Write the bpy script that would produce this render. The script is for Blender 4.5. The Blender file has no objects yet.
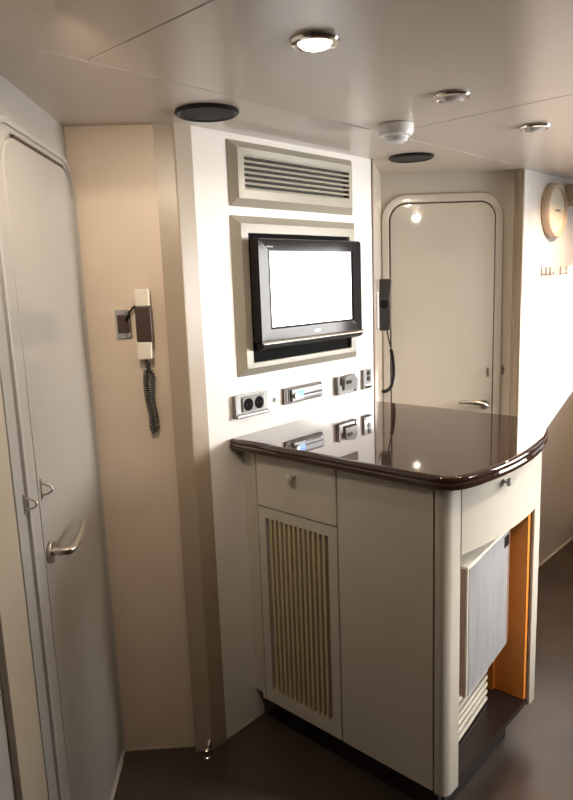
import bpy, bmesh, math, random
from mathutils import Vector, Matrix
random.seed(4)
S = bpy.context.scene
COL = S.collection
PI = math.pi
R = math.radians

# ------------------------------------------------------------------ camera
cp, sp = math.cos(R(10.116)), math.sin(R(10.116))
fw = Vector((0, cp, -sp)); up = Vector((0, sp, cp)); rt = Vector((1, 0, 0))
cr, sr = math.cos(R(-2.138)), math.sin(R(-2.138))
r2 = rt * cr + up * sr
u2 = -rt * sr + up * cr
cd = bpy.data.cameras.new('camera')
cam = bpy.data.objects.new('camera', cd); COL.objects.link(cam)
m = Matrix.Identity(4)
for i in range(3):
    m[i][0] = r2[i]; m[i][1] = u2[i]; m[i][2] = -fw[i]
m[0][3], m[1][3], m[2][3] = 0, 0, 1.6
cam.matrix_world = m
cd.sensor_fit = 'HORIZONTAL'; cd.sensor_width = 36.0
cd.lens = 658.4 / 573 * 36.0
cd.clip_start = 0.02
S.camera = cam

# ------------------------------------------------------------------ materials
def mat(name, col, rough=0.5, metal=0.0, coat=0.0, var=0.0, vscale=8.0, bump=0.0, bscale=60.0, spec=0.5, stretch=None):
    M = bpy.data.materials.new(name); M.use_nodes = True
    nt = M.node_tree; b = nt.nodes['Principled BSDF']
    b.inputs['Base Color'].default_value = (*col, 1)
    b.inputs['Roughness'].default_value = rough
    b.inputs['Metallic'].default_value = metal
    b.inputs['Coat Weight'].default_value = coat
    b.inputs['Coat Roughness'].default_value = 0.04
    b.inputs['Specular IOR Level'].default_value = spec
    if var or bump:
        tc = nt.nodes.new('ShaderNodeTexCoord')
        mp = nt.nodes.new('ShaderNodeMapping')
        nt.links.new(tc.outputs['Object'], mp.inputs['Vector'])
        if stretch: mp.inputs['Scale'].default_value = stretch
    if var:
        n = nt.nodes.new('ShaderNodeTexNoise'); n.inputs['Scale'].default_value = vscale; n.inputs['Detail'].default_value = 5
        nt.links.new(mp.outputs[0], n.inputs['Vector'])
        rp = nt.nodes.new('ShaderNodeValToRGB')
        rp.color_ramp.elements[0].position = 0.3; rp.color_ramp.elements[1].position = 0.7
        rp.color_ramp.elements[0].color = (*[c * (1 - var) for c in col], 1)
        rp.color_ramp.elements[1].color = (*[min(1, c * (1 + var)) for c in col], 1)
        nt.links.new(n.outputs['Fac'], rp.inputs['Fac'])
        nt.links.new(rp.outputs['Color'], b.inputs['Base Color'])
    if bump:
        n2 = nt.nodes.new('ShaderNodeTexNoise'); n2.inputs['Scale'].default_value = bscale; n2.inputs['Detail'].default_value = 3
        nt.links.new(mp.outputs[0], n2.inputs['Vector'])
        bp = nt.nodes.new('ShaderNodeBump'); bp.inputs['Strength'].default_value = bump; bp.inputs['Distance'].default_value = 0.002
        nt.links.new(n2.outputs['Fac'], bp.inputs['Height'])
        nt.links.new(bp.outputs['Normal'], b.inputs['Normal'])
    return M

def emis(name, col, strength, base=(0.8, 0.8, 0.8)):
    M = mat(name, base, 0.2)
    b = M.node_tree.nodes['Principled BSDF']
    b.inputs['Emission Color'].default_value = (*col, 1)
    b.inputs['Emission Strength'].default_value = strength
    return M

def glass(name, tint=(1, 1, 1)):
    M = bpy.data.materials.new(name); M.use_nodes = True
    nt = M.node_tree; nt.nodes.clear()
    o = nt.nodes.new('ShaderNodeOutputMaterial'); mx = nt.nodes.new('ShaderNodeMixShader')
    t = nt.nodes.new('ShaderNodeBsdfTransparent'); g = nt.nodes.new('ShaderNodeBsdfGlossy')
    t.inputs['Color'].default_value = (*tint, 1); g.inputs['Roughness'].default_value = 0.02
    fr = nt.nodes.new('ShaderNodeFresnel'); fr.inputs['IOR'].default_value = 1.45
    nt.links.new(fr.outputs[0], mx.inputs[0]); nt.links.new(t.outputs[0], mx.inputs[1]); nt.links.new(g.outputs[0], mx.inputs[2])
    nt.links.new(mx.outputs[0], o.inputs['Surface'])
    return M

M_wallpaper = mat('peach_wall_laminate', (0.64, 0.53, 0.42), 0.42, var=0.03, vscale=5, bump=0.08, bscale=220)
M_white = mat('white_wall_laminate', (0.80, 0.76, 0.72), 0.38, var=0.02, vscale=4)
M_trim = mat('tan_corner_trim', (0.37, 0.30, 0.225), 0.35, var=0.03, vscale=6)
M_ceil = mat('ceiling_panel_satin', (0.60, 0.53, 0.46), 0.30, var=0.02, vscale=2, bump=0.02, bscale=120)
M_seam = mat('seam_dark', (0.22, 0.18, 0.15), 0.7)
M_floor = mat('dark_brown_floor', (0.062, 0.044, 0.035), 0.30, var=0.25, vscale=3.5, bump=0.08, bscale=90)
M_door = mat('grey_lacquer_door', (0.38, 0.36, 0.335), 0.22, var=0.02, vscale=3, coat=0.25)
M_doorframe = mat('grey_lacquer_frame', (0.39, 0.372, 0.348), 0.25, coat=0.2)
M_bead = mat('pale_bead', (0.43, 0.41, 0.385), 0.22, coat=0.2)
M_doorb = mat('beige_lacquer_door', (0.62, 0.565, 0.485), 0.05, var=0.015, vscale=3, coat=0.4)
M_doorbf = mat('beige_lacquer_frame', (0.64, 0.58, 0.495), 0.2, coat=0.3)
M_cream = mat('cream_panel', (0.42, 0.36, 0.275), 0.4, var=0.02)
M_rear = mat('brown_wood_panel', (0.075, 0.048, 0.030), 0.4, var=0.2, vscale=4, stretch=(1, 1, 0.15))
M_cab = mat('grey_cream_cabinet_lacquer', (0.53, 0.49, 0.42), 0.38, var=0.02, vscale=5)
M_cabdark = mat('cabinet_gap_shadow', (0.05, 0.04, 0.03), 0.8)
M_slot = mat('dark_slot', (0.025, 0.02, 0.016), 0.7)
M_slat = mat('slats_warm_shade', (0.50, 0.42, 0.27), 0.4)  # ochre stands for the dim warm light on the slats
M_counter = mat('dark_brown_stone', (0.046, 0.0235, 0.0175), 0.03, var=0.12, vscale=120, coat=0.3)
M_orange = mat('orange_plywood', (0.74, 0.25, 0.035), 0.45, var=0.14, vscale=6, stretch=(1, 1, 0.2))
M_plinth = mat('black_plinth', (0.022, 0.014, 0.012), 0.25)
M_steel = mat('brushed_steel', (0.66, 0.67, 0.69), 0.40, metal=0.7, var=0.10, vscale=5, stretch=(6, 6, 0.7))
M_chrome = mat('chrome', (0.72, 0.70, 0.67), 0.14, metal=1.0)
M_satin = mat('satin_nickel', (0.62, 0.58, 0.52), 0.30, metal=1.0)
M_black = mat('black_plastic', (0.010, 0.009, 0.009), 0.38, spec=0.2)
M_gloss = mat('piano_black_plastic', (0.020, 0.017, 0.018), 0.10, spec=0.12)
M_frame = mat('beige_grey_frame', (0.38, 0.35, 0.285), 0.28, var=0.02)
M_ivory = mat('ivory_plastic', (0.74, 0.68, 0.58), 0.4)
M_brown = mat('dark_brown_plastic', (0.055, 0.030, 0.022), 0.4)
M_whitep = mat('white_plastic', (0.82, 0.81, 0.79), 0.3)
M_grille = mat('black_speaker_cloth', (0.030, 0.030, 0.028), 0.75, bump=0.6, bscale=500)
M_clear = mat('frosted_lens', (0.80, 0.80, 0.80), 0.15, bump=0.5, bscale=140)
M_greyp = mat('grey_plastic', (0.16, 0.16, 0.155), 0.4)
M_screen = emis('white_emissive_screen', (1.0, 0.985, 1.0), 1.6)
M_lamp = emis('warm_lamp', (1.0, 0.86, 0.62), 14.0)
M_lampoff = mat('unlit_lamp_lens', (0.55, 0.52, 0.50), 0.15)
M_blue = emis('blue_display', (0.04, 0.27, 1.0), 2.2, (0.1, 0.2, 0.4))
M_clockface = mat('cream_clock_face', (0.80, 0.76, 0.58), 0.4)
M_clockrim = mat('tan_rim', (0.62, 0.48, 0.36), 0.3)
M_glass = glass('window_glass')
M_well = mat('matt_black_well', (0.006, 0.006, 0.006), 0.8, spec=0.1)
M_radio = mat('grey_silver_face', (0.22, 0.22, 0.225), 0.4, metal=0.5)
M_plate = mat('dull_silver_plate', (0.20, 0.197, 0.19), 0.4, metal=0.4)
M_hook = mat('pale_grey_hook', (0.32, 0.31, 0.30), 0.4)
M_handset = mat('dark_grey_handset', (0.035, 0.033, 0.032), 0.4)
M_knob = mat('pale_nickel', (0.70, 0.68, 0.64), 0.28, metal=0.6)
M_cord = mat('dark_grey_cord', (0.035, 0.031, 0.026), 0.45)
M_console = mat('console_beige', (0.55, 0.48, 0.36), 0.4)
M_consoletop = mat('console_top_grey', (0.25, 0.24, 0.23), 0.4)
M_red = mat('brown_reflection_side', (0.33, 0.22, 0.18), 0.4, metal=0.3)  # brown stands in for reflections on the fridge's sides

# ------------------------------------------------------------------ mesh builder
class MB:
    def __init__(self): self.bm = bmesh.new()
    def _add(self, t):
        me = bpy.data.meshes.new('t'); t.to_mesh(me); t.free(); self.bm.from_mesh(me); bpy.data.meshes.remove(me)
    def _bev(self, t, bev, seg, ang=25):
        if bev:
            t.normal_update()
            es = [e for e in t.edges if len(e.link_faces) == 2 and e.calc_face_angle(0) > R(ang)]
            bmesh.ops.bevel(t, geom=es, offset=bev, segments=seg, profile=0.5, affect='EDGES', clamp_overlap=True)
    def box(self, x0, x1, y0, y1, z0, z1, bev=0.0, seg=2):
        t = bmesh.new(); bmesh.ops.create_cube(t, size=1)
        for v in t.verts:
            v.co = Vector((x0 if v.co.x < 0 else x1, y0 if v.co.y < 0 else y1, z0 if v.co.z < 0 else z1))
        if (x1 - x0) * (y1 - y0) * (z1 - z0) < 0: bmesh.ops.reverse_faces(t, faces=t.faces[:])
        self._bev(t, bev, seg); self._add(t); return self
    def prism(self, pts, a0, a1, axis='y', bev=0.0, seg=2, ang=40):
        # pts: (x,z) for axis y, (x,y) for axis z, (y,z) for axis x
        def P(p, a):
            return {'y': (p[0], a, p[1]), 'z': (p[0], p[1], a), 'x': (a, p[0], p[1])}[axis]
        t = bmesh.new()
        A = [t.verts.new(P(p, a0)) for p in pts]; B = [t.verts.new(P(p, a1)) for p in pts]
        n = len(pts)
        t.faces.new(A); t.faces.new(B[::-1])
        for i in range(n): t.faces.new((A[i], B[i], B[(i + 1) % n], A[(i + 1) % n]))
        bmesh.ops.recalc_face_normals(t, faces=t.faces[:])
        self._bev(t, bev, seg, ang); self._add(t); return self
    def ring(self, outer, inner, y0, y1, axis='y', bev=0.0, seg=2):
        def P(p, a): return {'y': (p[0], a, p[1]), 'z': (p[0], p[1], a)}[axis]
        t = bmesh.new(); n = len(outer)
        L = [[t.verts.new(P(p, a)) for p in lp] for lp in (outer, inner) for a in (y0, y1)]
        o0, o1, i0, i1 = L
        for i in range(n):
            j = (i + 1) % n
            t.faces.new((o0[i], o0[j], i0[j], i0[i])); t.faces.new((o1[i], i1[i], i1[j], o1[j]))
            t.faces.new((o0[i], o1[i], o1[j], o0[j])); t.faces.new((i0[i], i0[j], i1[j], i1[i]))
        bmesh.ops.recalc_face_normals(t, faces=t.faces[:])
        self._bev(t, bev, seg, 40); self._add(t); return self
    def loft(self, loops, cap=(True, True)):
        t = bmesh.new(); V = [[t.verts.new(p) for p in lp] for lp in loops]; n = len(loops[0])
        for a, b in zip(V, V[1:]):
            for i in range(n): t.faces.new((a[i], a[(i + 1) % n], b[(i + 1) % n], b[i]))
        if cap[0]: t.faces.new(V[0][::-1])
        if cap[1]: t.faces.new(V[-1])
        bmesh.ops.recalc_face_normals(t, faces=t.faces[:])
        self._add(t); return self
    def tube(self, path, r, n=10, radii=None):
        path = [Vector(p) for p in path]; loops = []
        ref = None
        for i, p in enumerate(path):
            d = (path[min(i + 1, len(path) - 1)] - path[max(i - 1, 0)]).normalized()
            if ref is None:
                ref = d.orthogonal().normalized()
            else:
                ref = (ref - d * ref.dot(d)).normalized()
            b = d.cross(ref); rr = radii[i] if radii else r
            loops.append([p + (ref * math.cos(2 * PI * k / n) + b * math.sin(2 * PI * k / n)) * rr for k in range(n)])
        return self.loft(loops)
    def lathe(self, prof, c, axis='z', n=32):
        # prof: (radius, height along axis)
        loops = []
        for r, h in prof:
            lp = []
            for k in range(n):
                a = 2 * PI * k / n; u, v = r * math.cos(a), r * math.sin(a)
                lp.append({'z': (c[0] + u, c[1] + v, c[2] + h), 'y': (c[0] + u, c[1] + h, c[2] + v), 'x': (c[0] + h, c[1] + u, c[2] + v)}[axis])
            loops.append(lp)
        return self.loft(loops)
    def cyl(self, c, r, h0, h1, axis='z', n=28, bev=0.0):
        if bev: return self.lathe([(r - bev, h0), (r, h0 + bev), (r, h1 - bev), (r - bev, h1)], c, axis, n)
        return self.lathe([(r, h0), (r, h1)], c, axis, n)
    def sphere(self, c, r, sx=1, sy=1, sz=1, n=16):
        t = bmesh.new(); bmesh.ops.create_uvsphere(t, u_segments=n, v_segments=n // 2, radius=r)
        for v in t.verts: v.co = Vector((v.co.x * sx + c[0], v.co.y * sy + c[1], v.co.z * sz + c[2]))
        self._add(t); return self
    def build(self, name, material, parent=None, org=None, frame=None):
        if org is None: org = tuple(parent['_o']) if parent is not None and '_o' in parent else (0, 0, 0)
        bmesh.ops.translate(self.bm, verts=self.bm.verts[:], vec=(-org[0], -org[1], -org[2]))
        me = bpy.data.meshes.new(name); self.bm.to_mesh(me); self.bm.free()
        for p in me.polygons: p.use_smooth = True
        me.set_sharp_from_angle(angle=R(32))
        me.materials.append(material)
        o = bpy.data.objects.new(name, me); COL.objects.link(o)
        wn = o.modifiers.new('weighted_normal', 'WEIGHTED_NORMAL'); wn.keep_sharp = True; wn.weight = 80
        if parent is not None:
            o.parent = parent
            if '_o' in parent: o['_o'] = list(org)
        elif frame is not None:
            place(o, frame, org); o['_o'] = list(org)
        return o

# a frame: origin, angle; local x to the right along the wall, y into the wall, z up
def place(o, frame, org):
    (ox, oy), a = frame
    x, y, z = org
    o.location = (ox + x * math.cos(a) - y * math.sin(a), oy + x * math.sin(a) + y * math.cos(a), z)
    o.rotation_euler = (0, 0, a)
def w2(frame, x, y):
    (ox, oy), a = frame
    return (ox + x * math.cos(a) - y * math.sin(a), oy + x * math.sin(a) + y * math.cos(a))
def thing(name, label, cat, frame, org, group=None):
    o = bpy.data.objects.new(name, None); COL.objects.link(o); o.empty_display_size = 0.05
    place(o, frame, org); o['_o'] = list(org)
    return tag(o, label, cat, group)
def tag(o, label, cat, group=None):
    o['label'] = label; o['category'] = cat
    if group: o['group'] = group
    return o
def struct(o, label=None):
    o['kind'] = 'structure'
    if label: o['label'] = label
    return o
def copy_tree(o, parent=None):
    c = o.copy(); COL.objects.link(c)
    if parent is not None: c.parent = parent
    for ch in list(o.children): copy_tree(ch, c)
    return c

def rrect(x0, x1, z0, z1, rt_, rb=0.0, n=8):
    pts = []
    for cx, cz, r, a0 in ((x1, z1, rt_, 0), (x0, z1, rt_, 90), (x0, z0, rb, 180), (x1, z0, rb, 270)):
        sx = -1 if cx == x1 else 1; sz = -1 if cz == z1 else 1
        for k in range(n + 1):
            a = R(a0 + 90 * k / n); rr = max(r, 0.0006)
            pts.append((cx + sx * rr + rr * math.cos(a), cz + sz * rr + rr * math.sin(a)))
    return pts

ZC = 2.078
P0 = (-0.622, 2.066); AB = R(2.5)
K = (-0.29, 2.073); AC = R(47.0)
FB = (P0, AB); FA = ((P0[0] - 0.007, P0[1]), R(92.5)); FC = (K, AC); FR = ((0.905, 3.223), AB)
FW = (w2(FC, 0, -0.291), AC)
FL = ((0.0, 0.0), 0.0)     # world
rp = w2(FC, 0.985, 0); rq = w2(FR, -0.428, 0)
AT = math.atan2(rq[1] - rp[1], rq[0] - rp[0]); FT = (rp, AT)
RETLEN = math.hypot(rq[0] - rp[0], rq[1] - rp[1])

# ------------------------------------------------------------------ room shell
TH = 0.08
struct(MB().box(-0.80, 2.68, -1.70, 5.0, -0.06, 0).build('floor', M_floor))
# ceiling of joined panels with narrow seams
def clip(poly, nx, ny, d):
    out = []
    for i in range(len(poly)):
        a, b = poly[i], poly[(i + 1) % len(poly)]
        da, db = nx * a[0] + ny * a[1] - d, nx * b[0] + ny * b[1] - d
        if da <= 0: out.append(a)
        if da * db < 0:
            t = da / (da - db); out.append((a[0] + (b[0] - a[0]) * t, a[1] + (b[1] - a[1]) * t))
    return out
cb = MB()
g = 0.0016
for c0, c1, e0, e1 in ((-9, 9, -9, 0.31 - g), (-9, -0.49 - g, 0.31 + g, 9), (-0.49 + g, 0.637 - g, 0.31 + g, 9), (0.637 + g, 9, 0.31 + g, 9)):
    poly = [w2(FC, c, -e) for c, e in ((c0, e0), (c1, e0), (c1, e1), (c0, e1))]
    for nx, ny, d in ((1, 0, 2.68), (-1, 0, 0.80), (0, 1, 5.0), (0, -1, 1.70)): poly = clip(poly, nx, ny, d)
    cb.prism(poly, ZC, ZC + 0.012, 'z', bev=0.0012, seg=1)
ceil = struct(cb.build('ceiling', M_ceil))
MB().box(-0.80, 2.68, -1.70, 5.0, ZC + 0.0125, ZC + 0.06).build('seam_backing', M_seam, ceil)

struct(MB().box(-0.95, 0.06, 0, TH, 0, ZC).build('wall_left', M_doorframe, frame=FA, org=(0, 0, 0)))
struct(MB().box(-3.75, -0.951, 0, TH, 0, ZC).build('wall_left_rear', M_rear, frame=FA, org=(-0.951, 0, 0)))
# back wall with wall telephone
tB = 0.345
struct(MB().box(-0.06, tB, 0, TH, 0, ZC).build('wall_back', M_wallpaper, frame=FB, org=(0, 0, 0)))
struct(MB().box(0.0, 0.985, 0, TH, 0, ZC).build('wall_middle', M_white, frame=FC, org=(0, 0, 0)))
struct(MB().box(0.0, RETLEN, 0, 0.06, 0, ZC).build('wall_return', M_doorbf, frame=FT, org=(0, 0, 0)))
struct(MB().box(-0.46, 0.235, 0, TH, 0, ZC).build('wall_far', M_doorbf, frame=FR, org=(0, 0, 0)))
struct(MB().box(1.865, 4.05, 0, TH, 0, ZC).box(1.775, 1.87, 0, 0.012, 0, ZC).build('wall_right', M_white, frame=FW, org=(0, 0, 0)))
# unseen blocker added outside to keep sun out of the second window
struct(MB().box(3.40, 3.48, 0.20, 3.22, 0, 2.3).build('sun_blocker', M_cream))
struct(MB().box(-0.80, 2.68, -1.70, -1.62, 0, ZC).build('wall_rear', M_rear))
# side wall with two window bands
wb = MB(); WX0, WX1 = 2.60, 2.68
wins = [('window_1', 3.15, 4.62, 1.0, 2.045), ('window_2', 1.85, 2.95, 1.05, 1.95), ('window_3', 0.70, 1.70, 0.90, 1.75)]
yy = [-1.62]
for nm, y0, y1, z0, z1 in sorted(wins, key=lambda w: w[1]):
    wb.box(WX0, WX1, yy[-1], y0, 0, ZC); yy.append(y1)
    wb.box(WX0, WX1, y0, y1, 0, z0); wb.box(WX0, WX1, y0, y1, z1, ZC)
wb.box(WX0, WX1, yy[-1], 5.0, 0, ZC)
struct(wb.build('wall_window_side', M_rear))
for nm, y0, y1, z0, z1 in wins:
    f = MB(); q = 0.03
    f.box(WX0 - .01, WX1, y0, y0 + q, z0, z1).box(WX0 - .01, WX1, y1 - q, y1, z0, z1).box(WX0 - .01, WX1, y0 + q, y1 - q, z0, z0 + q).box(WX0 - .01, WX1, y0 + q, y1 - q, z1 - q, z1)
    fo = struct(f.build(nm, M_satin))
    MB().box(WX0 + .035, WX0 + .039, y0 + q, y1 - q, z0 + q, z1 - q).build('glass_pane', M_glass, fo)

# corner trims -----------------------------------------------------
def line_isect(p, a, q, b):
    c = math.cos(a) * math.sin(b) - math.sin(a) * math.cos(b)
    t = ((q[0] - p[0]) * math.sin(b) - (q[1] - p[1]) * math.cos(b)) / c
    return (p[0] + t * math.cos(a), p[1] + t * math.sin(a))
def corner_trim(name, fr1, fr2, leg1, leg2, th, th2):
    a = w2(fr1, 0, -th); b = w2(fr2, 0, -th2)
    c = line_isect(a, fr1[1], b, fr2[1])
    ci = line_isect(w2(fr1, 0, 0.02), fr1[1], w2(fr2, 0, 0.02), fr2[1])
    d1 = (math.cos(fr1[1]), math.sin(fr1[1])); d2 = (math.cos(fr2[1]), math.sin(fr2[1]))
    n1 = (-d1[1], d1[0]); n2 = (-d2[1], d2[0])
    p1 = (c[0] - d1[0] * leg1, c[1] - d1[1] * leg1); p2 = (c[0] + d2[0] * leg2, c[1] + d2[1] * leg2)
    q1 = (p1[0] + n1[0] * (th + .01), p1[1] + n1[1] * (th + .01)); q2 = (p2[0] + n2[0] * (th2 + .01), p2[1] + n2[1] * (th2 + .01))
    # rounded outer corner
    rr = 0.004; arc = []
    s = (c[0] - d1[0] * rr, c[1] - d1[1] * rr); e = (c[0] + d2[0] * rr, c[1] + d2[1] * rr)
    for k in range(5):
        t = k / 4; arc.append(((1 - t) ** 2 * s[0] + 2 * t * (1 - t) * c[0] + t * t * e[0], (1 - t) ** 2 * s[1] + 2 * t * (1 - t) * c[1] + t * t * e[1]))
    poly = [p1] + arc + [p2, q2, ci, q1]
    return struct(MB().prism(poly, 0, ZC, 'z').build(name, M_trim))
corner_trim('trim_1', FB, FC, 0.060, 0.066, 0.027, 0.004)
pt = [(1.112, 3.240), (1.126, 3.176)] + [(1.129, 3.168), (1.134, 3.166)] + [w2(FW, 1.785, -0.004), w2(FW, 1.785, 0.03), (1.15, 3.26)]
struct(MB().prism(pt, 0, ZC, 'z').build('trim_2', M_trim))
# cream pilaster beside the left door, and the darker panel beyond it
struct(MB().box(-0.868, -0.734, -0.016, 0, 0, ZC - 0.001, 0.003).build('trim_3', M_cream, frame=FA, org=(-0.8, 0, 0)))
# groove trim at the end of the middle wall
struct(MB().box(0.979, 0.988, -0.004, 0.02, 0, ZC - 0.001).build('trim_4', mat('groove_brown', (0.22, 0.16, 0.12), 0.5), frame=FC, org=(0.98, 0, 0)))
# baseboards: thin pale sealing beads where walls meet the floor
struct(MB().box(0.012, 0.25, -0.004, 0.002, 0, 0.007).build('baseboard_back', M_cream, frame=FB, org=(0, 0, 0)))
struct(MB().box(0.05, 0.20, -0.004, 0.002, 0, 0.006).build('baseboard_middle', M_cream, frame=FC, org=(0, 0, 0)))
struct(MB().box(-0.70, -0.055, -0.020, -0.013, 0, 0.007).build('baseboard_left', M_ivory, frame=FA, org=(0, 0, 0)))
struct(MB().box(1.80, 3.0, -0.005, 0.002, 0, 0.010).build('baseboard_right', M_ivory, frame=FW, org=(1.8, 0, 0)))

# ------------------------------------------------------------------ left door
def staple(frame_parent, x, z, yface, metal=M_satin):
    # padlock eye: small plate, bent wire loop, two screws
    p = MB().box(x - 0.006, x + 0.006, yface - 0.002, yface + 0.001, z - 0.024, z + 0.024, 0.001).build('staple_plate', metal, frame_parent)
    b = MB()
    pts = []
    for k in range(13):
        a = -PI / 2 + PI * k / 12
        pts.append((x, yface - 0.002 - 0.024 * math.cos(a), z + 0.013 * math.sin(a)))
    b.tube(pts, 0.0028, 8)
    for dz in (-0.019, 0.019): b.cyl((x, yface - 0.002, z + dz), 0.003, -0.0015, 0.0, 'y', 10)
    b.build('staple_loop', metal, frame_parent)
    return p
d1 = MB().prism(rrect(-0.572, -0.026, 0.020, 1.945, 0.085, 0.02), -0.012, 0.0, 'y', 0.003).build('door_1', M_door, frame=FA, org=(-0.29, 0, 0))
struct(d1, 'grey lacquered cabin door with rounded top corners in the left wall')
out_l = rrect(-0.714, -0.004, 0.0, 1.998, 0.13, 0.001, 10)
mid_l = rrect(-0.652, -0.012, 0.006, 1.972, 0.11, 0.001, 10)
in_l = rrect(-0.580, -0.019, 0.012, 1.952, 0.092, 0.02, 10)
fr1 = MB().ring(mid_l, in_l, -0.013, 0.0, 'y', 0.003).build('door_frame', M_doorframe, d1)
MB().ring(out_l, rrect(-0.660, -0.008, 0.003, 1.980, 0.117, 0.001, 10), -0.011, 0, 'y', 0.002).build('outer_moulding', M_doorframe, fr1)
MB().ring(rrect(-0.660, -0.008, 0.003, 1.980, 0.117, 0.001, 10), rrect(-0.644, -0.013, 0.009, 1.964, 0.105, 0.001, 10), -0.019, -0.0, 'y', 0.006, 3).build('bead', M_bead, fr1)
MB().ring(rrect(-0.5805, -0.0185, 0.0115, 1.9525, 0.0925, 0.02, 10), rrect(-0.571, -0.027, 0.021, 1.944, 0.084, 0.02, 10), -0.004, 0.0, 'y').build('door_seal', M_bead, d1)  # pale colour stands in for the highlight along the leaf edge
MB().box(-0.49, -0.09, -0.0125, -0.002, 1.9448, 1.9515).build('top_gap_shade', M_brown, d1)  # brown strip put in for the shadow above the leaf
staple(d1, -0.555, 1.136, -0.012)
staple(fr1, -0.668, 1.138, -0.012)
h = MB()
h.cyl((-0.541, -0.012, 0.972), 0.027, -0.009, 0.0, 'y', 28, 0.002)
rose = h.build('handle_rose', M_satin, d1)
h = MB(); hx, hz = -0.541, 0.972
h.tube([(hx, -0.012, hz), (hx, -0.036, hz), (hx, -0.053, hz), (hx + 0.004, -0.060, hz), (hx + 0.016, -0.065, hz), (hx + 0.045, -0.066, hz + .002), (hx + 0.10, -0.064, hz + .005), (hx + 0.165, -0.052, hz + .008), (hx + 0.197, -0.047, hz + .008)], 0.010, 12,
       [0.0105, 0.0105, 0.0105, 0.0105, 0.0095, 0.0085, 0.008, 0.0075, 0.006])
h.build('door_handle', M_satin, d1)

# ------------------------------------------------------------------ far door
d2 = MB().prism(rrect(-0.386, 0.114, 0.06, 1.940, 0.075, 0.075), -0.014, 0.0, 'y', 0.003).build('door_2', M_doorb, frame=FR, org=(-0.14, 0, 0))
struct(d2, 'beige lacquered cabin door with rounded corners behind the counter')
fo = MB().ring(rrect(-0.426, 0.156, 0.02, 1.984, 0.115, 0.115, 10), rrect(-0.3925, 0.1205, 0.0535, 1.9465, 0.0815, 0.0815, 10), -0.012, 0.0, 'y', 0.004, 3).build('door_frame', M_doorbf, d2)
MB().ring(rrect(-0.430, 0.160, 0.016, 1.988, 0.119, 0.119, 10), rrect(-0.4255, 0.1555, 0.0205, 1.9835, 0.1145, 0.1145, 10), -0.006, 0.0, 'y').build('frame_seal', M_trim, fo)
MB().ring(rrect(-0.3925, 0.1205, 0.0535, 1.9465, 0.0815, 0.0815, 10), rrect(-0.3865, 0.1145, 0.0595, 1.9405, 0.0755, 0.0755, 10), -0.004, 0.0, 'y').build('door_seal', M_brown, d2)
staple(d2, 0.090, 1.128, -0.014)
staple(fo, 0.170, 1.131, -0.002)
h = MB().cyl((0.072, -0.014, 0.968), 0.024, -0.009, 0, 'y', 24, 0.002).build('handle_rose', M_satin, d2)
h = MB()
h.tube([(0.072, -0.014, 0.968), (0.072, -0.05, 0.968), (0.070, -0.060, 0.970), (0.055, -0.066, 0.977), (0.02, -0.066, 0.986), (-0.02, -0.062, 0.990), (-0.055, -0.058, 0.991), (-0.068, -0.057, 0.990)], 0.01, 12,
       [0.011, 0.011, 0.012, 0.0125, 0.0115, 0.010, 0.009, 0.006])
h.build('door_handle', M_satin, d2)

# ------------------------------------------------------------------ ceiling fittings
def downlight(x, y, lit, label):
    o = thing('ceiling_light', label, 'ceiling light', FL, (x, y, ZC), 'round chrome downlights in the ceiling')
    MB().lathe([(0.031, 0.0), (0.050, 0.0), (0.0515, -0.004), (0.048, -0.009), (0.040, -0.011), (0.034, -0.008), (0.031, -0.001)], (x, y, ZC), 'z', 40).build('trim_ring', M_chrome, o)
    MB().lathe([(0.0335, -0.002), (0.0335, -0.007), (0.028, -0.0135), (0.016, -0.0175), (0.0, -0.019)][:-1] + [(0.004, -0.019)], (x, y, ZC), 'z', 32).build('lens', M_lamp if lit else M_lampoff, o)
    return o
downlight(0.084, 1.430, True, 'lit round chrome downlight in the ceiling, nearest and largest of the three')
downlight(0.471, 1.876, False, 'middle-sized chrome downlight between the lit downlight and the one by the clock wall')
downlight(0.854, 2.292, False, 'smallest chrome downlight, farthest right, nearest the wall with the clock')
def ceil_speaker(x, y, label):
    o = thing('ceiling_speaker', label, 'speaker', FL, (x, y, ZC), 'round black ceiling speakers')
    MB().lathe([(0.076, 0.0), (0.089, 0.0), (0.090, -0.005), (0.084, -0.010), (0.076, -0.006), (0.075, 0)], (x, y, ZC), 'z', 48).build('rim', M_black, o)
    MB().lathe([(0.077, -0.002), (0.076, -0.006), (0.05, -0.008), (0.003, -0.009)], (x, y, ZC), 'z', 48).build('grille', M_grille, o)
    return o
ceil_speaker(-0.192, 1.952, 'round black ceiling speaker above the wall telephone corner, over the air vent')
ceil_speaker(0.537, 2.768, 'round black ceiling speaker in front of the far beige door')
x, y = 0.378, 2.20
o = thing('smoke_detector', 'white domed smoke detector with clear faceted lens on the ceiling', 'smoke detector', FL, (x, y, ZC))
MB().lathe([(0.052, 0.0), (0.056, -0.002), (0.056, -0.022), (0.050, -0.034), (0.040, -0.038), (0.004, -0.038)], (x, y, ZC), 'z', 36).build('housing', M_whitep, o)
lb = MB().lathe([(0.038, -0.036), (0.040, -0.042), (0.034, -0.052), (0.020, -0.057), (0.003, -0.058)], (x, y, ZC), 'z', 14).build('lens', M_clear, o)

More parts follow.
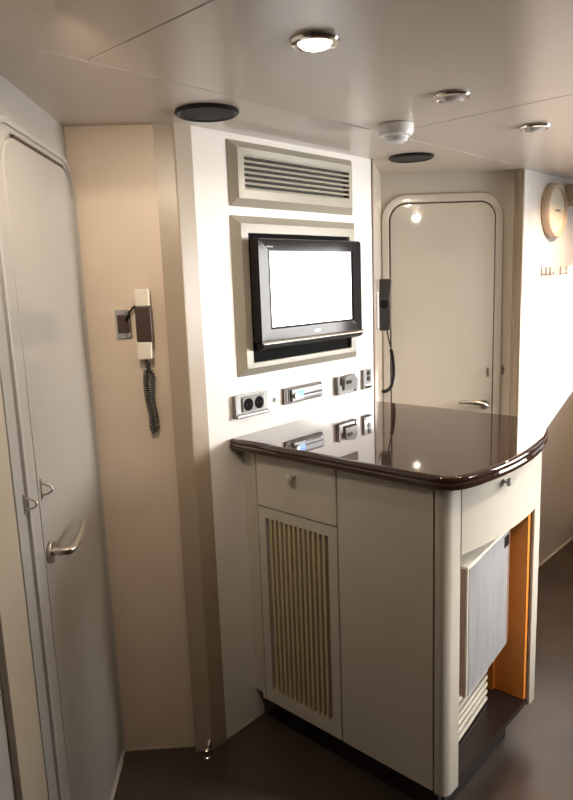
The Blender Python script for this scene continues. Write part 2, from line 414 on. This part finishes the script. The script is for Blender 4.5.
# ------------------------------------------------------------------ air vent
# (frame FC: x = distance along wall, y negative = out of the wall)
def bevel_frame(ox0, ox1, oz0, oz1, hgt, inset, hole, name, material, parent):
    b = MB()
    o_ = rrect(ox0, ox1, oz0, oz1, 0.003, 0.003, 3); i_ = rrect(ox0 + inset, ox1 - inset, oz0 + inset, oz1 - inset, 0.003, 0.003, 3)
    h_ = rrect(*hole, 0.002, 0.002, 3)
    b.loft([[(p[0], 0, p[1]) for p in o_], [(p[0], -0.004, p[1]) for p in o_], [(p[0], -hgt, p[1]) for p in i_], [(p[0], -hgt, p[1]) for p in h_], [(p[0], 0, p[1]) for p in h_]], (False, False))
    return b.build(name, material, parent)
o = thing('air_vent', 'beige rectangular air vent with dark slots on the wall above the television', 'air vent', FC, (0.515, 0, 1.85))
bevel_frame(0.188, 0.842, 1.851, 2.057, 0.024, 0.024, (0.240, 0.798, 1.903, 2.012), 'frame', M_frame, o)
MB().box(0.236, 0.80, -0.006, 0, 1.899, 2.016).build('duct', M_slot, o)
b = MB()
for k in range(7):
    zc = 1.906 + k * 0.01717
    b.prism([(-0.024, zc - 0.0035), (-0.022, zc + 0.0045), (-0.008, zc + 0.002), (-0.008, zc - 0.003)], 0.238, 0.799, 'x')
b.build('slats', M_frame, o)

# ------------------------------------------------------------------ television frame and television
o = thing('television_surround', 'wide beige rectangular frame with sloping edges around the television', 'wall frame', FC, (0.52, 0, 1.29))
bevel_frame(0.187, 0.853, 1.290, 1.822, 0.024, 0.026, (0.244, 0.795, 1.333, 1.766), 'frame', M_frame, o)
MB().box(0.240, 0.799, -0.012, 0, 1.329, 1.770, 0.001).build('recess_panel', M_well, o)

o = thing('television', 'flat black television with an evenly glowing white screen, mounted in the beige wall frame', 'television', FC, (0.51, -0.03, 1.39))
X0, X1, Z0, Z1 = 0.243, 0.813, 1.400, 1.747
yb, yf = -0.030, -0.066
SX0, SX1, SZ0, SZ1 = X0 + 0.062, X1 - 0.062, Z0 + 0.052, Z1 - 0.042
b = MB()
def rl(a, y, r=0.004): return [(p[0], y, p[1]) for p in rrect(a[0], a[1], a[2], a[3], r, r, 4)]
b.loft([rl((X0, X1, Z0, Z1), yb, 0.008), rl((X0, X1, Z0, Z1), yf + 0.006, 0.008), rl((X0 + .004, X1 - .004, Z0 + .004, Z1 - .004), yf, 0.008),
        rl((SX0 - .014, SX1 + .006, SZ0 - .012, SZ1 + .003), yf - 0.0005), rl((SX0, SX1, SZ0, SZ1), yf + 0.006, 0.001)], (True, False))
bez = b.build('bezel', M_gloss, o)
MB().box(X0 + 0.04, X1 - 0.04, -0.0125, yb, Z0 + 0.04, Z1 - 0.04, 0.006).build('back_housing', M_black, o)
MB().box(SX0 - .002, SX1 + .002, yf + 0.0055, yf + 0.013, SZ0 - .002, SZ1 + .002).build('screen', M_screen, o)  # even white emission over the whole screen
# chrome line and curved speaker chin along the lower edge
b = MB(); prof = []
for k in range(9):
    a = PI * k / 8
    prof.append((yf + 0.014 - 0.016 * math.sin(a), Z0 + 0.004 - 0.006 * k / 8 - 0.018 * (k / 8) ** 1.0))
b.prism([(yf + 0.03, Z0 + 0.003), (yf + 0.001, Z0 + 0.003), (yf - 0.008, Z0 - 0.004), (yf - 0.006, Z0 - 0.012), (yf + 0.006, Z0 - 0.021), (yf + 0.03, Z0 - 0.026)], X0 + 0.006, X1 - 0.006, 'x', 0.003)
b.build('speaker_bar', M_black, o)
MB().prism([(yf - 0.001, Z0 + 0.008), (yf - 0.010, Z0 + 0.003), (yf - 0.0125, Z0 - 0.002), (yf - 0.006, Z0 - 0.004), (yf + 0.002, Z0 + 0.002)], X0 + 0.003, X1 - 0.003, 'x', 0.001).build('chrome_strip', M_satin, o)
MB().box(X0 + 0.040, X0 + 0.072, yf - 0.0008, yf + 0.002, Z1 - 0.030, Z1 - 0.025).build('corner_badge', M_greyp, bez)
MB().sphere(((SX0 + SX1) / 2 + 0.01, yf - 0.0005, Z0 + 0.024), 0.02, 1, 0.06, 0.30).build('bezel_oval', M_satin, bez)  # small silver oval on the lower bezel

# ------------------------------------------------------------------ sockets and panels under the television
o = thing('power_socket', 'silver double power socket on the wall above the counter edge', 'power socket', FC, (0.236, 0, 1.15))
b = MB().box(0.155, 0.317, -0.008, 0, 1.150, 1.230, 0.003)
b.box(0.157, 0.315, -0.022, -0.006, 1.150, 1.162, 0.003)
b.box(0.155, 0.162, -0.017, -0.006, 1.152, 1.228, 0.002)
b.box(0.157, 0.315, -0.012, -0.006, 1.222, 1.230, 0.002)
b.build('plate', M_plate, o)
MB().box(0.192, 0.296, -0.014, -0.006, 1.168, 1.219, 0.003).build('insert', M_greyp, o)
for k, cx in enumerate((0.218, 0.270)):
    so = MB().cyl((cx, -0.0142, 1.193), 0.0215, -0.0025, 0.0, 'y', 28, 0.0008).build('socket_well', M_well, o)
    pb = MB()
    for dx in (-0.0095, 0.0095): pb.cyl((cx + dx, -0.0168, 1.193), 0.0028, -0.001, 0.0003, 'y', 10)
    pb.build('contact_holes', M_slot, so)
tag(MB().cyl((0.360, 0, 1.185), 0.0085, -0.004, 0.0, 'y', 20, 0.0015).build('screw_cap', M_greyp, frame=FC, org=(0.36, 0, 1.177)), 'small round metal screw cap between power socket and radio', 'screw cap')

o = thing('car_radio', 'slim silver-faced radio with dark surround set in the white wall', 'radio', FC, (0.51, 0, 1.16))
MB().box(0.402, 0.618, -0.010, 0, 1.160, 1.220, 0.002).build('surround', M_brown, o)
b = MB(); b.box(0.437, 0.614, -0.019, -0.009, 1.166, 1.212, 0.004)
rf = b.build('face', M_radio, o)
MB().box(0.500, 0.606, -0.0202, -0.018, 1.184, 1.190, 0.0008).build('cassette_slot', M_black, rf)
MB().box(0.468, 0.500, -0.0206, -0.018, 1.180, 1.205, 0.001).build('display', M_blue, rf)
MB().cyl((0.451, -0.019, 1.188), 0.010, -0.010, 0, 'y', 20, 0.002).build('volume_knob', M_satin, rf)
b = MB()
for k in range(6): b.box(0.505 + k * 0.016, 0.516 + k * 0.016, -0.0215, -0.018, 1.170, 1.176, 0.0008)
b.build('buttons', M_greyp, rf)
MB().box(0.413, 0.418, -0.0125, -0.009, 1.164, 1.216).box(0.426, 0.429, -0.0125, -0.009, 1.164, 1.216).build('edge_strip', M_greyp, o)

o = thing('control_panel', 'grey square switch block in a silver bracket right of the radio', 'switch panel', FC, (0.777, 0, 1.147))
b = MB().box(0.708, 0.842, -0.005, 0, 1.149, 1.222, 0.002)
b.box(0.708, 0.735, -0.018, -0.004, 1.149, 1.186, 0.002).box(0.708, 0.722, -0.018, -0.004, 1.15, 1.222, 0.002).box(0.822, 0.842, -0.018, -0.004, 1.149, 1.205, 0.002)
b.box(0.735, 0.822, -0.014, -0.004, 1.149, 1.164, 0.002)
b.build('bracket', M_plate, o)
b = MB().prism([(0.741, 1.166), (0.824, 1.166), (0.822, 1.212), (0.806, 1.226), (0.756, 1.219), (0.745, 1.210)], -0.026, -0.004, 'y', 0.003)
cv = b.build('cover', M_greyp, o)
MB().box(0.753, 0.785, -0.029, -0.024, 1.190, 1.205, 0.001).build('dial_window', M_black, cv)

o = thing('twin_outlet', 'narrow silver plate with two dark outlets at the right end of the wall', 'outlet', FC, (0.917, 0, 1.146))
MB().box(0.888, 0.948, -0.012, 0, 1.147, 1.230, 0.004).build('plate', M_plate, o)
for zc in (1.214, 1.190): MB().cyl((0.922, -0.0122, zc), 0.011, -0.003, 0.0, 'y', 20, 0.001).build('outlet_hole', M_black, o)
MB().box(0.898, 0.942, -0.016, -0.011, 1.150, 1.163, 0.001).build('lower_lip', M_chrome, o)

# ------------------------------------------------------------------ wall telephones
def coil(p0, p1, turns, rad, per=10):
    p0 = Vector(p0); p1 = Vector(p1); d = (p1 - p0).normalized(); a = d.orthogonal().normalized(); b_ = d.cross(a); n = int(turns * per)
    return [p0.lerp(p1, i / n) + (a * math.cos(2 * PI * i / per) + b_ * math.sin(2 * PI * i / per)) * rad for i in range(n + 1)]
def coil_path(pts, turns, rad, per=8):
    pts = [Vector(p) for p in pts]; L = [0]
    for a, b in zip(pts, pts[1:]): L.append(L[-1] + (b - a).length)
    n = int(turns * per); out = []; ref = None
    for i in range(n + 1):
        s = L[-1] * i / n; k = 0
        while k < len(pts) - 2 and L[k + 1] < s: k += 1
        t = (s - L[k]) / max(1e-6, L[k + 1] - L[k]); p = pts[k].lerp(pts[k + 1], t)
        d = (pts[k + 1] - pts[k]).normalized()
        ref = d.orthogonal().normalized() if ref is None else (ref - d * ref.dot(d)).normalized()
        q = d.cross(ref)
        out.append(p + (ref * math.cos(2 * PI * i / per) + q * math.sin(2 * PI * i / per)) * rad)
    return out
def arc3(pts, n=8):
    # Catmull-Rom
    P = [Vector(p) for p in pts]; P = [P[0] * 2 - P[1]] + P + [P[-1] * 2 - P[-2]]; out = []
    for i in range(1, len(P) - 2):
        for k in range(n):
            t = k / n; a, b, c, d = P[i - 1:i + 3]
            out.append(0.5 * ((2 * b) + (c - a) * t + (2 * a - 5 * b + 4 * c - d) * t * t + (3 * b - a - 3 * c + d) * t ** 3))
    out.append(P[-2]); return out
o = thing('wall_telephone', 'ivory handset with dark brown middle on the peach wall by the left door', 'telephone', FB, (0.190, 0, 1.38))
MB().box(0.176, 0.208, -0.020, 0, 1.40, 1.575, 0.004).build('cradle', M_brown, o)
MB().box(0.1685, 0.2135, -0.046, -0.018, 1.543, 1.597, 0.005, 3).build('earpiece', M_ivory, o)
MB().box(0.1655, 0.2105, -0.046, -0.018, 1.381, 1.437, 0.005, 3).build('mouthpiece', M_ivory, o)
MB().box(0.1675, 0.2155, -0.049, -0.019, 1.436, 1.544, 0.004, 3).build('grip', M_brown, o)
MB().tube(arc3([(0.189, -0.028, 1.382), (0.186, -0.026, 1.365), (0.190, -0.02, 1.352), (0.186, -0.018, 1.342)]), 0.003, 8).build('cord_stem', M_cord, o)
cpts = arc3([(0.183, -0.018, 1.345), (0.180, -0.018, 1.31), (0.181, -0.018, 1.26), (0.190, -0.018, 1.20), (0.189, -0.019, 1.165), (0.194, -0.019, 1.148), (0.203, -0.019, 1.160), (0.204, -0.020, 1.20), (0.197, -0.024, 1.25), (0.199, -0.026, 1.30), (0.203, -0.026, 1.335), (0.192, -0.026, 1.350), (0.191, -0.026, 1.378)])
MB().tube(coil_path(cpts, 62, 0.0068), 0.0024, 6).build('coiled_cord', M_cord, o)
o = thing('phone_jack', 'small chrome wall jack with dark centre beside the ivory telephone', 'wall jack', FB, (0.123, 0, 1.446))
MB().box(0.098, 0.147, -0.008, 0, 1.446, 1.536, 0.003).build('plate', M_chrome, o)
MB().box(0.106, 0.138, -0.016, -0.007, 1.462, 1.520, 0.002).build('insert', M_brown, o)
MB().tube(arc3([(0.132, -0.016, 1.500), (0.138, -0.026, 1.510), (0.152, -0.024, 1.533), (0.166, -0.012, 1.547), (0.176, -0.008, 1.552)]), 0.0034, 8).build('cable', M_black, o)

o = thing('wall_telephone', 'black handset on a pale base left of the far beige door', 'telephone', FT, (0.20, 0, 1.37))
MB().box(0.085, 0.245, -0.010, 0, 1.385, 1.545, 0.003).build('base', M_whitep, o)
hb = MB()
def sect(z, y0, y1, x0=0.155, x1=0.215): return [(x0, y0, z), (x1, y0, z), (x1, y1, z), (x0, y1, z)]
hb.prism([(-0.010, 1.372), (-0.052, 1.372), (-0.058, 1.40), (-0.058, 1.45), (-0.055, 1.52), (-0.060, 1.56), (-0.062, 1.595), (-0.056, 1.600), (-0.010, 1.600)], 0.150, 0.215, 'x', 0.006)
hb = hb.build('handset', M_handset, o)
MB().cyl((0.150, -0.030, 1.49), 0.019, -0.003, 0.001, 'x', 20, 0.001).build('earpiece', M_gloss, hb)
MB().tube(arc3([(0.18, -0.040, 1.374), (0.18, -0.046, 1.34), (0.18, -0.058, 1.285)]), 0.003, 8).build('cord_stem', M_black, o)
MB().tube(coil_path(arc3([(0.18, -0.058, 1.285), (0.18, -0.066, 1.23), (0.18, -0.068, 1.165), (0.178, -0.058, 1.120), (0.172, -0.040, 1.100), (0.16, -0.018, 1.096)]), 46, 0.0066), 0.0024, 6).build('coiled_cord', M_black, o)

# ------------------------------------------------------------------ cabinet (frame FC; helper converts e -> y)
def ebow(c):    # outer line of the right-hand front
    t = (c - 0.24) / 0.50
    return 0.800 + 0.020 * max(0.0, 1 - (2 * t - 1) ** 2) + 0.008 * t
cab = thing('counter_cabinet', 'grey-cream cabinet with slatted door, drawers and open fridge bay under the dark counter', 'cabinet', FC, (0.45, -0.40, 0.0))
ZB, ZT = 0.126, 1.050
cf = 0.175
# carcass: back, left board, floor, far side, top board, divider
b = MB()
b.box(cf + 0.022, 0.798, -0.05, 0.0, ZB, ZT)                     # strip against the wall
b.box(0.205, 0.23, -0.79, -0.05, ZB, ZT)                        # board behind the left fronts
b.box(0.735, 0.798, -0.76, -0.05, ZB, ZT)                        # far side
b.box(0.23, 0.735, -0.775, -0.05, 0.880, ZT)                     # drawer box
b.box(0.23, 0.735, -0.30, -0.05, ZB, 0.880)
b.build('carcass', M_cab, cab)
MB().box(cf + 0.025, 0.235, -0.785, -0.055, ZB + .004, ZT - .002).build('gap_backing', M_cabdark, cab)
MB().box(cf - 0.003, 0.21, -0.079, -0.066, ZB, ZT, 0.003).build('edge_stile', M_cab, cab)
# drawer
dr = MB().box(cf, cf + 0.02, -0.4225, -0.0815, 0.8595, 1.044, 0.0015).build('drawer', M_cab, cab)
kb = MB().lathe([(0.007, 0.0), (0.007, -0.016), (0.012, -0.020), (0.014, -0.026), (0.012, -0.031), (0.003, -0.033)], (cf, -0.256, 0.993), 'x', 20)
kb.build('knob', M_knob, dr)
# slatted door
sd = MB()
y0, y1, z0, z1 = -0.4225, -0.0815, ZB + .002, 0.8545
sy0, sy1, sz0, sz1 = -0.387, -0.115, 0.178, 0.820
sd.ring([(y0, z0), (y1, z0), (y1, z1), (y0, z1)], [(sy0, sz0), (sy1, sz0), (sy1, sz1), (sy0, sz1)], cf, cf + 0.02, 'y')
for v in sd.bm.verts: v.co = Vector((v.co.y, v.co.x, v.co.z))
bmesh.ops.reverse_faces(sd.bm, faces=sd.bm.faces[:])
sdo = sd.build('slatted_door', M_cab, cab)
MB().box(cf + 0.0185, cf + 0.0225, sy0 - .004, sy1 + .004, sz0 - .004, sz1 + .004).build('slot_backing', M_slot, sdo)
b = MB(); n = 13; pit = (sy1 - sy0) / n
for k in range(n - 0):
    if k == 0: continue
    yc = sy0 + k * pit
    b.box(cf + 0.001, cf + 0.019, yc - pit * 0.26, yc + pit * 0.26, sz0 - .001, sz1 + .001, 0.001, 1)
b.build('slats', M_slat, sdo)
# plain panel
MB().box(cf, cf + 0.02, -0.7565, -0.4275, ZB, ZT - 0.002, 0.0015).build('plain_panel', M_cab, cab)
# near corner post, rounded
pts = [(cf, -0.7615)]
for k in range(9):
    a = PI / 2 * k / 8
    pts.append((cf + 0.030 - 0.030 * math.cos(a), -0.772 - 0.028 * math.sin(a)))
pts += [(0.246, -0.800), (0.246, -0.762)]
MB().prism(pts, ZB - 0.004, ZT, 'z').build('corner_post', M_cab, cab)
# far post
pts = [(0.738, -0.760), (0.738, -0.806), (0.744, -0.807)]
for k in range(7):
    a = PI / 2 * k / 6
    pts.append((0.782 + 0.018 * math.sin(a), -0.788 - 0.017 * math.cos(a)))
pts += [(0.800, -0.760)]
MB().prism(pts, ZB - 0.004, ZT, 'z').build('corner_post', M_cab, cab)
# bowed drawer front over the bay
outer = [(c, -ebow(c)) for c in [0.249 + 0.486 * k / 14 for k in range(15)]]
inner = [(c, -ebow(c) + 0.022) for c in [0.249 + 0.486 * k / 14 for k in range(14, -1, -1)]]
bd = MB().prism(outer + inner, 0.842, 1.046, 'z').build('bowed_drawer', M_cab, cab)
ck = 0.462
MB().lathe([(0.006, 0.0), (0.006, -0.006), (0.011, -0.010), (0.013, -0.017), (0.011, -0.022), (0.003, -0.024)], (ck, -ebow(ck), 1.006), 'y', 20).build('knob', M_knob, bd)
# orange inner side of the bay and back
ip = MB().box(0.716, 0.732, -0.795, -0.30, 0.150, 0.880).box(0.700, 0.718, -0.690, -0.31, 0.150, 0.880)
ip.build('inner_side_panel', M_orange, cab)
MB().box(0.262, 0.716, -0.312, -0.300, 0.150, 0.880).build('inner_back_panel', M_orange, cab)
MB().box(0.246, 0.262, -0.775, -0.30, 0.150, 0.880).build('inner_near_panel', M_cab, cab)
MB().box(0.7325, 0.7375, -0.797, -0.70, 0.150, 0.842).build('bay_gap_strip', M_brown, cab)  # brown strip in the gap beside the far post
# shelf and recessed plinth
MB().box(0.247, 0.732, -0.800, -0.30, 0.128, 0.148, 0.002).build('bay_shelf', M_plinth, cab)
MB().box(0.262, 0.690, -0.745, -0.08, 0.0, 0.128).box(0.236, 0.262, -0.74, -0.002, 0, 0.127).build('plinth', M_plinth, cab)

# countertop --------------------------------------------------------
oc = [(0.132, 0.002), (0.135, 0.20), (0.139, 0.45), (0.143, 0.70), (0.146, 0.765), (0.153, 0.800), (0.172, 0.824), (0.215, 0.845), (0.30, 0.863), (0.40, 0.872), (0.50, 0.871), (0.60, 0.861), (0.70, 0.844), (0.80, 0.817), (0.88, 0.784), (0.935, 0.745), (0.968, 0.695), (0.980, 0.62), (0.980, 0.45), (0.975, 0.20), (0.970, 0.002)]
sm = []
for i, p in enumerate(oc):
    sm.append(p)
ctr = [(p[0], -p[1]) for p in sm]
# offset loop for the bullnose
def inset(poly, d):
    n = len(poly); out = []
    cx = sum(p[0] for p in poly) / n; cy = sum(p[1] for p in poly) / n
    for i in range(n):
        a, b_, c_ = Vector(poly[i - 1]), Vector(poly[i]), Vector(poly[(i + 1) % n])
        t1 = (b_ - a).normalized(); t2 = (c_ - b_).normalized()
        n1 = Vector((t1.y, -t1.x)); n2 = Vector((t2.y, -t2.x))
        nn = (n1 + n2).normalized(); k = d / max(0.5, nn.dot(n1))
        if (Vector((cx, cy)) - b_).dot(nn) < 0: nn = -nn
        out.append((b_.x + nn.x * k, b_.y + nn.y * k))
    return out
cc = [tuple(p)[:2] for p in arc3([(p[0], p[1], 0) for p in ctr], 4)]
prof = [(0.010, 1.0505), (0.004, 1.0515), (0.0, 1.056), (0.0, 1.066), (0.0035, 1.071), (0.0035, 1.073), (0.001, 1.076), (0.0015, 1.082), (0.004, 1.086), (0.008, 1.0885), (0.014, 1.0893)]
b = MB()
b.loft([[(p[0], min(p[1], -0.001), z) for p in inset(cc, d)] for d, z in prof])
ct = tag(b.build('countertop', M_counter, frame=FC, org=(0.5, -0.4, 1.05)), 'glossy dark brown stone countertop with rounded bullnose edge on the cabinet', 'countertop')

# mini fridge -------------------------------------------------------
fa = AC + R(6.3)
fo_ = w2(FC, 0.297, -0.797)
FF = (fo_, fa)
fr = thing('mini_fridge', 'small stainless-fronted fridge with cream louvres below, inside the cabinet bay', 'fridge', FF, (0.18, 0.2, 0.149))
MB().box(0.008, 0.350, 0.066, 0.34, 0.150, 0.785, 0.003).build('body', M_red, fr)
b = MB()
dr_ = b.box(0.0, 0.364, 0.0, 0.052, 0.376, 0.788, 0.004).build('door', M_ivory, fr)
MB().box(0.006, 0.358, -0.0025, 0.001, 0.382, 0.782, 0.001).build('steel_panel', M_steel, dr_)
MB().box(-0.0015, 0.0005, 0.006, 0.050, 0.382, 0.780).build('side_reflection', M_red, dr_)  # painted brown reflection on the door's left side
MB().box(0.306, 0.350, -0.0040, -0.0022, 0.735, 0.772, 0.0005).build('black_label', M_black, dr_)
MB().box(0.344, 0.3575, -0.0032, -0.002, 0.384, 0.78).build('edge_reflection', M_red, dr_)  # painted band for the reflection at the door's right edge
lg = MB()
MB().box(0.0, 0.345, 0.062, 0.066, 0.152, 0.376).build('louvre_backing', M_slot, fr)
for k in range(8):
    z = 0.164 + k * 0.027
    lg.prism([(0.062, z + 0.003), (0.056, z + 0.003), (0.056, z - 0.007), (0.062, z - 0.004)], 0.004, 0.343, 'x')
lg.build('louvres', M_ivory, fr)

# ------------------------------------------------------------------ door stop on floor
o = thing('door_stop', 'small chrome door stop on the floor at the foot of corner trim', 'door stop', FL, (-0.318, 2.018, 0))
MB().lathe([(0.014, 0.0), (0.014, 0.005), (0.009, 0.009), (0.009, 0.022), (0.013, 0.026), (0.013, 0.034), (0.008, 0.038), (0.002, 0.039)], (-0.318, 2.018, 0), 'z', 20).build('post', M_chrome, o)
MB().tube([(-0.316, 2.026, 0.030), (-0.313, 2.037, 0.040), (-0.311, 2.047, 0.043)], 0.007, 10).build('bumper', M_satin, o)

# ------------------------------------------------------------------ right wall: clock, gauge, hooks, console
o = thing('wall_clock', 'round cream-faced clock with tan rim high on the right wall', 'clock', FW, (2.125, 0, 1.77))
cx, cz, cr_ = 2.125, 1.905, 0.135
MB().lathe([(0.02, 0.0), (cr_, 0.0), (cr_, -0.024), (cr_ - 0.008, -0.034), (cr_ - 0.022, -0.034), (cr_ - 0.028, -0.024)], (cx, 0, cz), 'y', 48).build('rim', M_clockrim, o)
MB().lathe([(cr_ - 0.026, -0.022), (cr_ - 0.028, -0.025), (0.003, -0.026)], (cx, 0, cz), 'y', 48).build('face', M_clockface, o)
MB().box(cx - 0.020, cx + 0.035, -0.031, -0.026, cz - 0.003, cz + 0.004).build('hand', M_greyp, o)
o = thing('wall_bracket', 'small tan knob-shaped bracket under the ceiling right of the clock', 'bracket', FW, (2.325, 0, 1.93))
MB().lathe([(0.030, 0.0), (0.030, -0.05), (0.024, -0.06), (0.003, -0.062)], (2.325, 0, 1.965), 'y', 24).build('bracket_knob', M_clockrim, o)
MB().box(2.300, 2.350, -0.04, 0, 1.97, 2.05, 0.01).build('bracket_stem', M_clockrim, o)
names = ['first small grey hook from the left on the sunlit right wall below the clock', 'second small grey hook from the left on the sunlit right wall',
         'third small grey hook, last of the close trio below the clock', 'fourth small grey hook, standing alone right of the trio', 'rightmost small grey hook on the sunlit right wall']
proto = None
for k, c in enumerate((2.018, 2.075, 2.126, 2.268, 2.352)):
    if proto is None:
        proto = MB().box(-0.008, 0.008, -0.004, 0, 0, 0.045, 0.001).tube([(0, -0.004, 0.010), (0, -0.014, 0.006), (0, -0.020, 0.010), (0, -0.021, 0.018)], 0.003, 8).build('wall_hook', M_hook)
        hk = proto
    else:
        hk = proto.copy(); COL.objects.link(hk)
    place(hk, FW, (c, 0, 1.585)); tag(hk, names[k], 'hook', 'small grey hooks below the clock')
# helm console against the right wall, just reaching the edge of the picture
o = thing('helm_console', 'beige helm console standing against the right wall at the picture edge', 'console', FW, (2.95, -0.3, 0))
MB().box(2.62, 3.02, -0.62, -0.002, 0.09, 0.92, 0.004).build('body', M_console, o)
MB().box(2.59, 3.05, -0.66, -0.002, 0.92, 0.955, 0.004).build('top', M_consoletop, o)
MB().box(2.66, 3.0, -0.58, -0.002, 0.0, 0.09).build('plinth', M_plinth, o)

# ------------------------------------------------------------------ light
W = bpy.data.worlds.new('sky'); S.world = W; W.use_nodes = True
nt = W.node_tree; bg = nt.nodes['Background']
bg.inputs['Color'].default_value = (0.72, 0.85, 1.0, 1); bg.inputs['Strength'].default_value = 1.0

def area(name, loc, target, sx, sy, power, col, spread=180):
    l = bpy.data.lights.new(name, 'AREA'); l.shape = 'RECTANGLE'; l.size = sx; l.size_y = sy; l.energy = power; l.color = col; l.spread = R(spread)
    o = bpy.data.objects.new(name, l); COL.objects.link(o); o.location = loc
    o.rotation_euler = (Vector(target) - Vector(loc)).to_track_quat('-Z', 'Y').to_euler()
    return o
area('window_daylight', (2.56, 2.40, 1.50), (0.05, 2.35, 1.40), 1.0, 0.72, 17, (1.0, 0.98, 0.95), 78)
area('window_daylight', (2.56, 1.20, 1.32), (0.72, 2.00, 0.60), 0.55, 0.6, 3.0, (1.0, 0.98, 0.94), 36)
sun = bpy.data.lights.new('sun', 'SUN'); sun.energy = 13.0; sun.angle = R(2.0); sun.color = (1.0, 0.97, 0.93)
so = bpy.data.objects.new('sun', sun); COL.objects.link(so)
ca, sa = math.cos(AC), math.sin(AC)
dv = Vector((ca + 0.6 * sa, sa - 0.6 * ca, 0.40))
so.rotation_euler = dv.to_track_quat('Z', 'Y').to_euler(); so.location = (6, 3, 4)
def lamp(name, x, y, power, ang=150, col=(1.0, 0.78, 0.55), blend=0.8):
    l = bpy.data.lights.new(name, 'SPOT'); l.energy = power; l.spot_size = R(ang); l.spot_blend = blend; l.color = col; l.shadow_soft_size = 0.022
    o = bpy.data.objects.new(name, l); COL.objects.link(o); o.location = (x, y, ZC - 0.03)
    return o
lamp('downlight_and_fill', 0.084, 1.430, 7)
lamp('downlight_and_fill', 0.471, 1.876, 3)
lamp('downlight_and_fill', 0.854, 2.292, 5, 174, (1.0, 0.82, 0.6), 0.1)
lamp('downlight_and_fill', 1.62, 3.13, 40, 150, (1.0, 0.66, 0.42))
def bulb(name, x, y, power, col):
    l = bpy.data.lights.new(name, 'POINT'); l.energy = power; l.color = col; l.shadow_soft_size = 0.025
    o = bpy.data.objects.new(name, l); COL.objects.link(o); o.location = (x, y, ZC - 0.045)
bulb('lamp_bulb', 1.165, 1.42, 3, (1.0, 0.88, 0.72))
lamp('downlight_and_fill', 1.165, 1.42, 60, 84, (1.0, 0.90, 0.76), 0.5)
lamp('downlight_and_fill', -0.303, 0.985, 12, 168, (1.0, 0.83, 0.64), 0.08)  # unseen fill lamp added for the cabinet front and back wall
gl = lamp('wall_fill_spot', -0.36, 1.20, 17, 92, (1.0, 0.83, 0.64), 1.0)  # added unseen spot, tilted to brighten the upper back wall
gl.rotation_euler = (Vector((-0.42, 2.07, 1.52)) - gl.location).to_track_quat('-Z', 'Y').to_euler()

S.view_settings.view_transform = 'Standard'; S.view_settings.look = 'None'
S.view_settings.exposure = 0.06; S.view_settings.gamma = 1.0
S.view_settings.use_curve_mapping = False
for o in bpy.data.objects:
    if '_o' in o: del o['_o']
